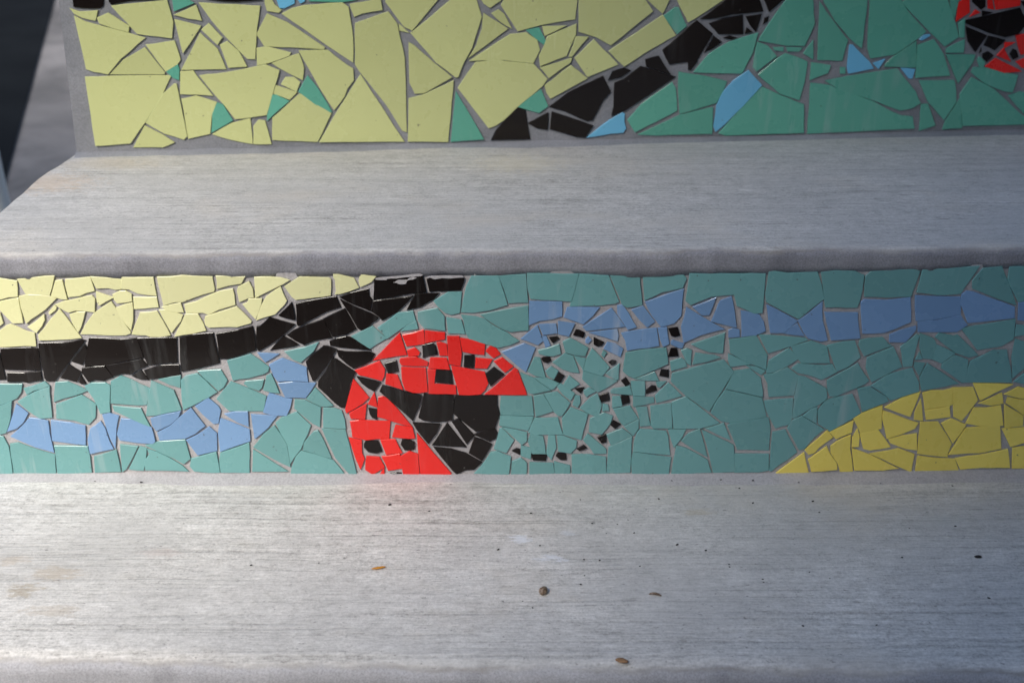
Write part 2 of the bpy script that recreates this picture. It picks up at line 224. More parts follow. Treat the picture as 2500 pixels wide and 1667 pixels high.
LOW = """Y -10,677 0,679 19,682 41,686 43,705 43,724 21,725 0,731 -10,734
Y 42,682 133,673 127,701 121,721 96,719 63,718 52,700
Y 136,685 152,683 164,731 150,730 125,723 131,703
Y 160,682 220,676 231,710 210,715 195,722 167,725 159,694
Y 222,675 297,682 294,706 282,707 265,703 250,703 236,704 227,686
Y 298,676 327,677 374,677 382,722 362,720 337,716 315,706 296,704
Y -10,739 0,736 41,728 45,728 50,756 56,788 32,789 15,772 0,756 -7,750
Y 47,723 69,719 96,720 124,724 137,729 110,756 77,778 65,789 52,750
Y 68,798 86,786 108,767 109,781 102,796 89,812
Y 119,763 133,745 138,750 136,756 121,768
Y 135,744 155,736 189,729 224,721 232,729 231,762 207,759 183,758 167,763 148,753
Y 235,712 250,717 277,726 270,730 258,736 242,746 237,736
Y 275,719 293,710 307,710 321,718 322,735 307,738 286,740 279,732
Y 326,725 362,726 382,725 387,750 353,753 328,754
Y 284,751 303,744 323,739 325,753 325,781 320,805 300,782 289,767
Y 272,736 282,751 293,772 319,810 318,814 307,818 258,818 222,816 197,816 207,796 229,765 250,750
Y 170,768 188,762 208,761 203,781 198,798 191,811 177,789
Y 146,754 164,777 199,825 172,828 121,830 96,830 94,817 107,803 124,779
Y -10,815 0,807 17,794 26,791 64,808 84,813 88,845 60,844 0,847 -10,848
Y -10,763 0,763 8,789 0,795 -10,801
K -10,858 -2,861 14,926 -10,927
K 1,850 43,849 76,848 93,851 96,872 100,903 69,903 11,901 5,877
K 18,909 60,910 99,906 103,928 83,930 69,934 57,931 19,932
K 94,837 155,836 181,833 199,829 208,831 195,848 167,886 134,930 115,930 109,923 103,892 96,855
K 207,840 212,853 211,867 201,891 175,882 188,863
K 218,824 250,825 293,828 334,824 350,872 319,878 257,892 232,891 208,895 209,875
K 169,889 199,908 187,932 148,922
K 198,917 210,936 200,937 194,933
K 201,898 255,893 276,920 253,929 232,927 216,932 200,908
K 258,892 346,876 360,892 337,901 319,913 300,911 276,918
K 322,917 344,903 363,927 344,926 334,923
Y 384,676 419,675 443,672 518,676 524,706 522,712 500,717 471,727 446,737 426,737 400,745 391,708
Y 342,763 364,762 383,759 400,787 416,818 393,822 367,822 357,818 343,818 322,816 331,791
K 336,825 384,824 431,824 432,858 433,885 409,886 362,891 353,872 343,843
K 352,904 393,891 437,890 440,914 419,917 364,925
K 439,824 471,816 520,812 526,841 533,868 536,886 488,898 444,907 440,875
K 528,814 582,805 616,796 622,820 625,854 605,861 574,871 553,876 537,876 533,846
K 627,797 635,795 658,774 720,792 693,816 653,845 632,857 627,848 626,825
K 680,770 712,738 717,756 720,781 700,777
Y 527,674 562,675 598,675 589,692 557,697 530,705 530,686
Y 582,700 608,687 617,705 619,725 605,728 585,737 579,710
Y 621,677 660,676 686,678 706,684 677,700 624,727
Y 396,749 441,739 448,762 433,762 410,758
Y 389,756 402,756 429,763 446,769 441,784 419,812 407,791
Y 451,743 479,736 515,719 539,710 568,705 572,720 574,744 533,756 510,768 495,763 455,764
Y 453,767 483,766 495,787 503,807 471,814 427,821 443,789
Y 502,772 531,763 578,748 614,784 612,789 579,798 557,797 510,799 502,793 500,781
Y 593,743 605,738 607,729 639,729 638,741 624,779 608,762
Y 685,700 700,734 694,744 672,767 658,771 626,782 636,750 650,724
B 629,861 653,862 681,864 648,884
T 555,880 612,864 634,879 657,896 655,906 643,913 608,922 569,928
T -10,938 0,937 54,937 52,957 41,972 21,981 0,989 -10,991
T 58,948 86,940 110,931 121,941 103,948 83,953 66,963
T 44,980 66,966 86,956 121,944 123,977 127,1019 98,1021 69,1002
T 136,933 165,931 189,941 214,953 198,960 155,972 132,981 133,957
T 138,986 172,974 200,964 234,986 233,1019 217,1036 181,1026 138,1021
T 207,943 224,934 257,934 268,940 268,969 269,1005 246,1009 236,986 229,972
T 271,931 296,917 324,928 366,948 358,988 337,989 310,987 271,984
T 275,990 301,993 344,996 355,1019 367,1041 327,1025 279,1003
B 40,986 69,1008 57,1031 41,1045 18,1053 28,1024
T -10,993 0,991 29,979 26,1021 15,1056 0,1060 -10,1060
B 72,1019 96,1022 117,1027 121,1058 132,1104 86,1091 26,1065 60,1034
B 125,1025 172,1031 208,1039 209,1086 181,1083 128,1076
B 221,1046 246,1028 257,1046 267,1076 277,1095 221,1107 215,1072
B 250,1012 267,1008 290,1015 284,1046 282,1095 269,1069 257,1034
B 296,1021 319,1023 370,1043 379,1077 374,1082 336,1080 293,1074 286,1060
T -10,1065 0,1064 8,1065 21,1089 26,1115 31,1155 -10,1156
T 25,1083 45,1080 86,1095 134,1109 137,1155 34,1156 28,1115
T 133,1087 214,1089 220,1115 224,1153 172,1155 141,1155 137,1115
T 230,1114 284,1098 295,1151 232,1153
T 294,1084 337,1089 308,1145 299,1151
T 342,1089 358,1093 355,1124 351,1148 315,1145
T 370,929 424,952 443,1000 409,1007 379,1014 357,1015 362,974 368,943
T 387,926 441,916 440,946 415,939
T 454,917 482,911 503,929 530,956 510,969 471,989 448,1000 444,969 442,928
T 483,905 539,902 555,928 546,945 533,954 506,929
T 564,931 595,943 650,967 643,1003 600,1003 560,1003 529,974 545,953
T 596,936 600,930 644,926 639,946 632,953 608,946
T 651,917 662,912 672,934 682,959 660,957 643,952 648,934
B 658,959 694,971 713,974 708,996 700,1014 669,1013 643,1006 653,969
B 477,991 509,971 533,991 539,1002 533,1033 522,1035 496,1012
B 548,1010 574,1004 605,1004 607,1041 582,1031
B 613,1011 677,1015 655,1043 622,1070 617,1038
B 368,1021 407,1010 441,1003 436,1017 414,1037 382,1052 372,1038
B 384,1056 416,1039 434,1021 467,995 501,1039 477,1058 452,1070 390,1075
B 455,1074 481,1062 511,1041 529,1057 530,1100 483,1111 469,1093
B 539,1021 574,1034 609,1048 611,1076 574,1088 538,1101 533,1055
T 355,1087 388,1077 452,1073 458,1095 465,1119 449,1132 426,1119 393,1105
T 360,1095 384,1103 419,1120 445,1136 460,1150 355,1147 353,1124 365,1108
T 467,1119 498,1111 528,1103 532,1124 537,1153 505,1153 474,1150 464,1138
T 538,1105 574,1093 608,1080 610,1107 609,1154 540,1153 536,1124
T 618,1097 650,1117 703,1150 616,1151
T 619,1091 643,1060 670,1038 686,1060 700,1083 709,1139 686,1129 639,1103
Y 731,676 769,677 803,678 808,682 807,721 769,726 722,732 712,724 695,700
Y 814,670 827,670 852,676 864,679 876,702 855,710 831,717 818,718 821,710 819,693 819,684 815,678
Y 880,669 896,672 917,675 907,688 893,695 880,700 876,686
K 723,741 769,731 821,723 832,750 796,761 769,775 736,793 728,795 725,789
K 829,725 855,715 900,705 901,722 909,732 904,759 864,743
K 831,731 865,748 907,765 924,775 919,782 909,787 901,796 882,806 874,801 855,767 841,746
K 914,682 919,677 976,674 1024,670 1031,672 1034,682 1041,713 1003,716 958,725 912,731
K 1042,682 1058,675 1130,673 1134,681 1130,694 1125,708 1079,711 1067,710 1049,712
K 911,735 958,729 1008,722 993,739 969,762 933,782 926,773 907,760
K 1014,718 1072,716 1058,731 1027,749 994,756
K 790,778 842,753 870,803 846,816 813,822
K 701,818 717,806 746,793 790,779 810,824 795,826 765,832 743,842 722,832
K 660,855 691,820 710,829 729,841 717,846
K 805,833 821,826 845,821 855,823 905,854 846,849 807,843
K 790,844 802,845 821,852 800,889 769,929 764,929 747,883 762,865
K 823,855 841,858 889,858 905,859 915,864 907,880 886,891 863,899 846,887 827,870
K 813,874 821,876 868,908 855,936 848,970 842,994 833,994 817,982 777,944 777,930 796,905
B 658,890 690,874 748,897 752,932 731,930 698,929 678,930 669,918
B 679,935 714,932 771,935 746,971 717,970 697,970
T 695,858 746,847 777,836 765,858 746,874 734,885 715,877
T 858,821 910,796 945,826 903,851
T 922,800 941,787 972,763 1008,759 1015,783 993,793 946,826
T 991,796 1016,784 1021,802 979,808
T 1020,762 1068,752 1085,772 1087,807 1036,801 1021,784
R 911,880 976,813 993,866 958,871
R 982,818 1007,813 1034,805 1037,839 993,845
R 1038,807 1070,811 1086,812 1086,828 1062,832 1039,837
R 994,855 1013,848 1025,860 1022,867 998,870
K 1031,843 1056,837 1063,843 1068,865 1043,869 1033,873
R 1066,836 1075,835 1090,840 1093,868 1074,868
R 976,878 979,874 1015,871 1045,884 1043,893 981,892 976,884
R 1051,873 1090,874 1098,902 1046,898
R 867,904 927,881 940,901 938,917 932,929 900,920 877,915
K 938,887 967,880 972,906 948,911
R 980,896 1039,898 1044,956 1024,959 1008,958 989,951 982,929
R 944,912 970,915 984,951 941,937
R 1044,902 1064,902 1060,937 1112,941 1114,962 1087,961 1047,960
K 871,919 900,925 929,933 914,955 900,948 884,936
K 934,940 976,952 1029,965 1022,995 1008,1027 972,994 927,955
K 1035,961 1070,963 1107,965 1108,986 1104,1024 1087,1028 1053,1029 1032,1025 1022,1019
R 863,925 901,970 886,984 846,1008 843,1000
R 914,958 921,994 898,986
R 853,1008 895,985 891,1023 857,1021
K 900,996 921,999 920,1024 909,1019 903,1010
R 924,969 934,967 945,972 969,996 1006,1041 984,1036 955,1027 922,1017 922,996
R 855,1028 876,1025 910,1027 953,1028 950,1070 920,1071 895,1074 877,1070 861,1066
R 966,1037 1007,1043 1013,1069 1000,1070 958,1066
R 852,1068 883,1075 884,1106 890,1119 880,1146 869,1120
K 893,1076 923,1076 933,1101 920,1106 900,1103 889,1091 889,1083
R 929,1073 965,1072 982,1105 943,1109
K 982,1073 1000,1073 1012,1079 1012,1095 1003,1098 988,1098 979,1084
R 895,1113 926,1115 939,1139 915,1155 907,1156 892,1146
R 932,1114 976,1107 981,1143 948,1148
R 977,1114 1000,1101 1020,1108 1024,1157 985,1157
R 1018,1057 1058,1105 1102,1155 1101,1158 1027,1158
R 938,1141 939,1163 924,1163
K 948,1157 969,1153 981,1155 981,1161 950,1161
T 770,946 813,989 800,992 783,991 748,974
T 720,975 745,976 783,994 781,1042 764,1034 719,997
T 790,995 817,996 834,1002 842,1026 844,1046 790,1043
T 673,1032 687,1019 725,1005 759,1038 735,1095 719,1115 709,1131 697,1081
T 743,1079 767,1052 776,1050 783,1060 810,1119 772,1107 740,1098
T 712,1141 722,1115 735,1100 772,1109 815,1124 840,1155 710,1157
T 786,1046 843,1049 852,1081 871,1158 858,1162 819,1117
K 1008,1031 1075,1035 1065,1058 1046,1083 1019,1050
R 1092,821 1121,821 1127,861 1124,893 1096,888
R 1124,825 1153,830 1184,841 1182,866 1153,863 1130,858
R 1197,844 1212,851 1222,864 1205,874 1186,857
K 1134,868 1157,867 1156,898 1133,895
R 1162,874 1202,877 1189,899 1160,898
R 1206,882 1226,872 1253,894 1233,909 1219,896
K 1186,912 1206,896 1231,914 1198,942
K 1066,904 1101,904 1105,937 1065,933
R 1102,893 1183,908 1192,936 1184,951 1174,962 1146,964 1121,963 1112,930
R 1184,962 1215,937 1257,898 1264,903 1274,930 1286,963
T 1059,735 1095,713 1127,713 1122,764 1102,768 1086,763 1071,750
T 1151,674 1217,673 1239,744 1196,757 1157,763 1126,762 1138,701
T 1218,674 1284,670 1289,738 1242,740
T 1287,668 1412,669 1405,700 1394,736 1295,729 1288,703
T 1090,775 1126,781 1135,815 1095,814
T 1126,769 1162,773 1184,779 1202,793 1239,812 1267,832 1248,841 1217,849 1195,842 1146,828 1137,813 1132,782
T 1172,768 1289,746 1290,806 1248,810 1226,803 1198,786
B 1293,735 1372,737 1372,772 1351,779 1317,783 1292,793
B 1385,750 1463,751 1446,772 1424,791 1377,774
B 1315,792 1357,790 1361,813 1326,817
B 1272,827 1312,794 1326,832 1313,842
B 1363,784 1403,790 1389,821 1363,815
B 1324,821 1334,821 1344,843 1332,849
B 1225,859 1279,838 1307,849 1284,908 1257,887
B 1430,829 1437,822 1444,830 1436,838 1430,836
K 1341,824 1360,821 1365,826 1350,837
K 1400,817 1406,805 1413,805 1427,812 1424,824
K 1322,875 1326,872 1342,872 1345,880 1336,886 1326,882
T 1374,834 1392,825 1436,849 1428,869 1403,866 1381,860
T 1314,855 1334,850 1365,840 1369,863 1351,869 1334,868 1316,863
T 1305,872 1318,873 1332,922 1308,917 1288,906
T 1349,884 1379,862 1399,869 1414,910 1394,908 1374,901
T 1402,869 1430,875 1423,901 1408,880
T 1332,906 1346,894 1363,905 1352,926 1339,918
K 1365,910 1378,917 1367,934 1352,927
K 1112,965 1214,966 1214,990 1220,1010 1208,1046 1188,1048 1162,1053 1136,1033 1106,1008
K 1103,1028 1119,1021 1158,1062 1140,1084 1119,1052
K 1092,1032 1139,1091 1102,1089 1055,1086
K 1158,1060 1177,1051 1210,1048 1214,1055 1210,1070 1196,1077
K 1159,1067 1176,1072 1201,1084 1177,1124 1145,1105
K 1059,1091 1102,1095 1136,1105 1177,1128 1157,1146 1136,1147 1115,1157 1107,1150
T 1224,966 1298,967 1301,990 1303,1015 1223,1013 1221,1000
T 1222,1015 1302,1018 1289,1051 1257,1045 1219,1038
T 1271,910 1300,921 1344,952 1301,961 1289,957
T 1305,922 1336,923 1365,935 1350,950 1344,950
T 1303,966 1326,962 1350,1003 1308,1016
T 1328,961 1360,956 1392,983 1372,1014 1363,1014 1353,1005
T 1360,943 1369,936 1403,960 1393,977 1374,962
T 1376,939 1390,917 1415,937 1391,952
K 1404,949 1426,946 1418,960
T 1425,959 1439,946 1451,952 1432,969
T 1405,965 1415,966 1417,981 1410,994 1398,988
T 1305,1020 1362,1019 1374,1060 1308,1061 1290,1055
T 1394,994 1435,1010 1419,1073 1375,1060 1372,1021
T 1226,1042 1286,1055 1286,1076 1274,1085
T 1220,1046 1226,1045 1255,1074 1236,1105 1206,1095
T 1295,1058 1326,1065 1332,1107 1300,1107 1289,1077
T 1272,1087 1298,1094 1295,1120 1272,1112
K 1250,1100 1261,1094 1269,1096 1270,1110
K 1297,1108 1335,1111 1332,1124 1301,1122
T 1339,1062 1355,1063 1358,1093 1346,1122 1334,1107
T 1360,1063 1374,1063 1408,1076 1406,1093 1393,1106 1363,1101
K 1357,1112 1362,1105 1381,1107 1383,1122 1369,1122
K 1409,1095 1425,1086 1433,1093 1415,1100
T 1396,1109 1441,1109 1451,1114 1453,1157 1396,1155
T 1198,1103 1214,1101 1247,1114 1242,1157 1158,1155 1181,1129
T 1250,1126 1272,1117 1286,1129 1285,1157 1248,1157
T 1293,1128 1350,1130 1354,1157 1293,1157
T 1353,1126 1391,1136 1392,1157 1356,1157
T 1415,669 1486,673 1511,736 1503,741 1460,746 1391,748 1397,729 1403,694
T 1490,673 1562,674 1568,744 1531,750 1519,743
T 1570,674 1624,673 1670,672 1676,679 1666,703 1615,713 1574,733
T 1684,668 1800,669 1869,668 1865,717 1861,763 1841,765 1799,746 1793,719 1736,724 1686,744 1674,734
B 1423,798 1493,752 1526,797 1469,803 1431,807
B 1507,746 1519,743 1534,763 1554,798 1533,805 1508,767
B 1542,756 1570,746 1599,785 1580,799 1560,779
B 1575,737 1669,705 1663,770 1646,789 1614,798 1593,772
B 1676,750 1736,786 1769,803 1710,818 1669,836 1663,798 1672,770
B 1691,749 1748,726 1737,756 1731,769 1713,769
B 1758,734 1786,724 1794,763 1798,799 1737,784
B 1439,812 1486,806 1507,804 1510,818 1508,833
B 1483,835 1503,839 1521,851 1515,871 1474,851
B 1517,813 1555,806 1603,801 1609,844 1531,855 1527,832
B 1606,801 1628,799 1634,839 1619,846 1612,829
B 1638,834 1643,830 1670,839 1665,850 1655,848 1638,840
K 1632,802 1654,799 1660,819 1648,822 1639,819
K 1638,850 1652,850 1656,869 1632,870
K 1450,824 1475,836 1469,844 1460,846 1450,841
K 1486,884 1494,879 1504,881 1502,888 1493,891
K 1614,902 1632,903 1632,921 1610,917
K 1528,921 1538,936 1527,942 1517,929
T 1446,850 1488,896 1471,917 1422,903 1433,874
T 1424,905 1469,918 1507,930 1477,949 1460,957 1436,939 1422,925
T 1473,855 1481,861 1474,872 1469,867
T 1479,911 1512,888 1510,926 1502,927
T 1528,861 1572,853 1626,849 1631,887 1600,901 1548,923 1534,917 1521,906
T 1550,925 1598,907 1609,929 1581,929
T 1636,882 1662,874 1672,879 1677,894 1639,905
T 1663,855 1676,850 1689,855 1686,891 1677,886 1670,870
T 1698,861 1744,867 1758,872 1727,882 1691,889
T 1688,840 1770,812 1765,862 1727,858
T 1641,911 1767,878 1791,906 1731,1004 1676,967 1638,930
B 1779,806 1789,801 1805,805 1806,822 1779,824
T 1416,996 1443,969 1458,960 1469,988 1464,1008 1457,1017 1434,1008
T 1425,953 1438,946 1455,955 1434,965
K 1463,965 1485,958 1488,977 1468,981
T 1491,953 1496,949 1538,942 1544,964 1491,959
T 1540,931 1574,931 1574,966 1546,965
T 1602,933 1626,931 1610,946 1605,943
K 1591,941 1600,942 1604,952 1578,961 1578,952
T 1599,966 1632,934 1665,966 1603,983
T 1546,967 1596,970 1597,982 1572,988 1546,992
K 1517,965 1534,965 1537,982 1520,987
T 1495,968 1514,967 1519,990 1495,995
T 1472,985 1484,988 1487,1002 1471,1003
T 1497,998 1538,990 1558,1021 1522,1039 1512,1027
T 1441,1021 1474,1007 1496,1015 1490,1034 1469,1060 1438,1054
K 1498,1026 1515,1035 1502,1046 1490,1036
T 1524,1041 1559,1023 1559,1046 1546,1063
T 1481,1060 1519,1045 1543,1063 1492,1087 1486,1074
K 1458,1067 1479,1060 1480,1079 1469,1081
T 1435,1058 1479,1095 1480,1107 1450,1107 1440,1091 1424,1074
T 1397,1111 1419,1108 1479,1115 1480,1156 1397,1157
T 1486,1091 1543,1065 1541,1098 1538,1153 1481,1155 1484,1115
T 1552,994 1579,993 1588,1038 1563,1040 1561,1021
T 1588,991 1638,984 1641,1045 1595,1045 1589,1038
T 1640,981 1674,968 1719,1002 1756,1032 1710,1045 1645,1045
T 1564,1047 1626,1052 1631,1064 1636,1110 1546,1101 1548,1077 1556,1055
T 1546,1103 1638,1116 1632,1158 1543,1157 1541,1124
T 1631,1048 1674,1048 1663,1070 1645,1092
T 1663,1076 1681,1057 1708,1046 1727,1115 1693,1096
T 1651,1087 1674,1093 1727,1122 1737,1152 1639,1158 1645,1120
T 1713,1048 1758,1070 1791,1086 1794,1151 1741,1153 1731,1107 1719,1065
T 1722,1046 1767,1032 1781,1067 1784,1074 1736,1052
T 1877,664 1891,662 1922,667 1996,664 2005,694 2012,729 1984,750 1950,778 1914,760 1871,737 1869,717
T 2005,665 2043,661 2087,662 2110,672 2105,708 2098,736 2092,750 2015,750
B 1948,783 1974,765 2008,736 2008,781 2020,830 2005,833 1974,826 1962,812
B 1915,810 1946,789 1964,820 1910,813
B 1871,743 1905,760 1947,783 1914,812 1881,812
B 1809,758 1853,767 1864,784 1869,808 1846,818 1811,822
B 2013,762 2094,763 2096,798 2100,825 2029,830 2019,791
T 1780,829 1846,819 1874,867 1871,884 1871,903 1852,894 1814,880 1783,861
T 1778,863 1819,882 1833,889 1784,895 1778,882
T 1791,905 1831,900 1857,922 1862,953 1862,968 1771,948 1781,929
T 1822,892 1848,895 1869,905 1858,915
T 1853,817 1967,825 1972,830 1926,846 1876,862
T 1877,880 1896,868 1926,849 1950,875 1920,894 1888,908 1871,911
T 1931,845 1981,832 2019,845 2026,886 1957,886 1946,874
T 2020,843 2060,834 2087,832 2101,872 2069,896 2043,906 2029,867
T 1864,915 1888,911 1922,896 1950,917 1938,965 1877,968 1874,936
T 1933,899 1948,887 2015,892 2032,889 2043,908 2005,927 1974,915 1948,910
T 2019,928 2051,910 2094,886 2122,929 2112,937 2039,968 2026,967 2020,953
T 2100,830 2120,826 2155,823 2170,840 2177,844 2110,869 2096,841
T 1771,951 1860,971 1871,1017 1784,1032 1760,1027 1735,1007 1750,977
T 1865,978 1905,974 1936,972 1933,1024 1926,1036 1893,1045 1871,1003
T 1951,917 1965,919 2000,938 2017,948 2019,971 2005,984 1991,991 1970,1002 1939,1021 1934,1019 1939,972
T 1784,1033 1876,1019 1881,1046 1877,1099 1800,1097 1776,1038
T 1886,1055 1917,1048 1946,1103 1922,1122 1893,1141 1883,1150 1878,1148
T 1922,1045 1933,1026 1957,1015 2012,1048 1991,1064 1964,1095 1951,1098
T 1960,1014 1981,998 1995,993 1993,1033
T 1998,1034 1996,1003 2015,977 2043,969 2081,962 2101,1007 2060,1033 2026,1052
T 1790,1107 1877,1108 1876,1148 1853,1152 1793,1153
T 2093,948 2124,943 2163,967 2170,979 2105,1005
G 1892,1156 1963,1104 1974,1153 1922,1157
G 1965,1098 2020,1050 2034,1067 2000,1091 1988,1105 1974,1109
G 1973,1121 2018,1089 2026,1107 2043,1131 2044,1146 1981,1151
G 2028,1088 2043,1077 2077,1061 2075,1095 2082,1150 2051,1151 2046,1131 2028,1105
G 2026,1054 2060,1038 2083,1027 2079,1055 2041,1071
G 2083,1021 2105,1008 2154,990 2152,1046 2101,1057
G 2093,1046 2098,1065 2096,1090 2080,1091 2081,1067
G 2099,1058 2144,1049 2174,1091 2153,1095 2124,1099 2108,1095 2103,1077
G 2080,1094 2123,1109 2193,1143 2155,1148 2086,1148
T 2126,663 2233,656 2246,662 2224,724 2165,726 2110,724 2113,674
T 2252,658 2391,650 2370,681 2345,717 2289,720 2238,713
T 2400,655 2446,650 2460,685 2481,745 2427,726 2374,704 2374,685
T 2465,651 2517,651 2517,731 2487,738 2467,700 2460,681
B 2110,731 2164,733 2222,726 2224,786 2186,802 2159,812 2106,814 2102,761 2102,736
B 2234,721 2345,725 2345,767 2289,779 2236,783
B 2348,719 2360,710 2376,712 2477,749 2477,776 2363,788 2346,743
B 2487,740 2522,733 2522,786 2485,781
B 2241,784 2289,782 2345,769 2362,793 2336,810 2241,810
B 2172,817 2195,807 2236,796 2236,805 2210,835 2171,834
T 2198,847 2238,816 2245,819 2229,878 2227,893 2205,895 2202,864
T 2234,878 2245,859 2252,876
T 2246,814 2279,826 2286,838 2274,876 2253,874 2245,847
T 2287,841 2331,862 2298,886 2274,876
T 2283,823 2293,812 2329,820 2338,817 2388,867 2365,872 2331,860
T 2346,802 2427,788 2479,779 2474,828 2444,845 2386,854
T 2482,792 2522,798 2522,814 2477,821
T 2479,827 2522,841 2522,881 2472,922 2470,872
T 2369,881 2401,867 2424,855 2458,854 2467,898 2470,933 2358,933 2363,898
T 2300,888 2329,866 2363,878 2357,933 2348,934 2298,898
T 2233,884 2258,886 2244,917 2231,895
T 2264,886 2300,909 2341,936 2307,943 2250,953 2245,922
T 2117,872 2181,846 2202,895 2167,912 2128,933 2114,898
T 2129,940 2167,914 2227,898 2243,933 2243,955 2174,977 2162,964 2126,941
T 2475,931 2522,895 2522,940
G 2160,994 2203,971 2247,957 2222,1017
G 2156,1002 2203,1019 2242,1032 2233,1046 2203,1058 2165,1070 2154,1021
G 2232,1024 2233,1007 2248,974 2253,1027
G 2252,959 2274,953 2303,953 2324,948 2326,986 2319,990 2258,999
G 2258,1002 2318,992 2320,1017 2261,1024
G 2325,946 2375,945 2387,976 2348,1027 2328,1017
G 2376,935 2473,938 2427,959 2393,977
G 2451,962 2486,944 2522,953 2522,976 2479,969
G 2389,984 2446,959 2449,984 2419,989
G 2460,969 2522,979 2522,1027 2496,1010 2456,983
G 2377,995 2410,995 2443,989 2449,1038 2393,1040 2358,1033
G 2452,986 2498,1014 2497,1039 2453,1044
G 2169,1072 2203,1063 2238,1058 2238,1098 2212,1095 2174,1081
G 2247,1030 2290,1029 2323,1083 2314,1105 2313,1115 2240,1107
G 2298,1033 2322,1021 2358,1036 2341,1062 2326,1081
G 2316,1109 2358,1044 2441,1040 2444,1095 2393,1105
G 2446,1046 2522,1041 2522,1072 2496,1081 2467,1090
G 2472,1093 2522,1086 2522,1143 2471,1143
G 2124,1107 2169,1100 2193,1094 2232,1108 2224,1151
G 2240,1112 2289,1118 2331,1120 2341,1150 2289,1151 2234,1153
G 2332,1118 2393,1110 2460,1096 2465,1141 2393,1141 2345,1146"""
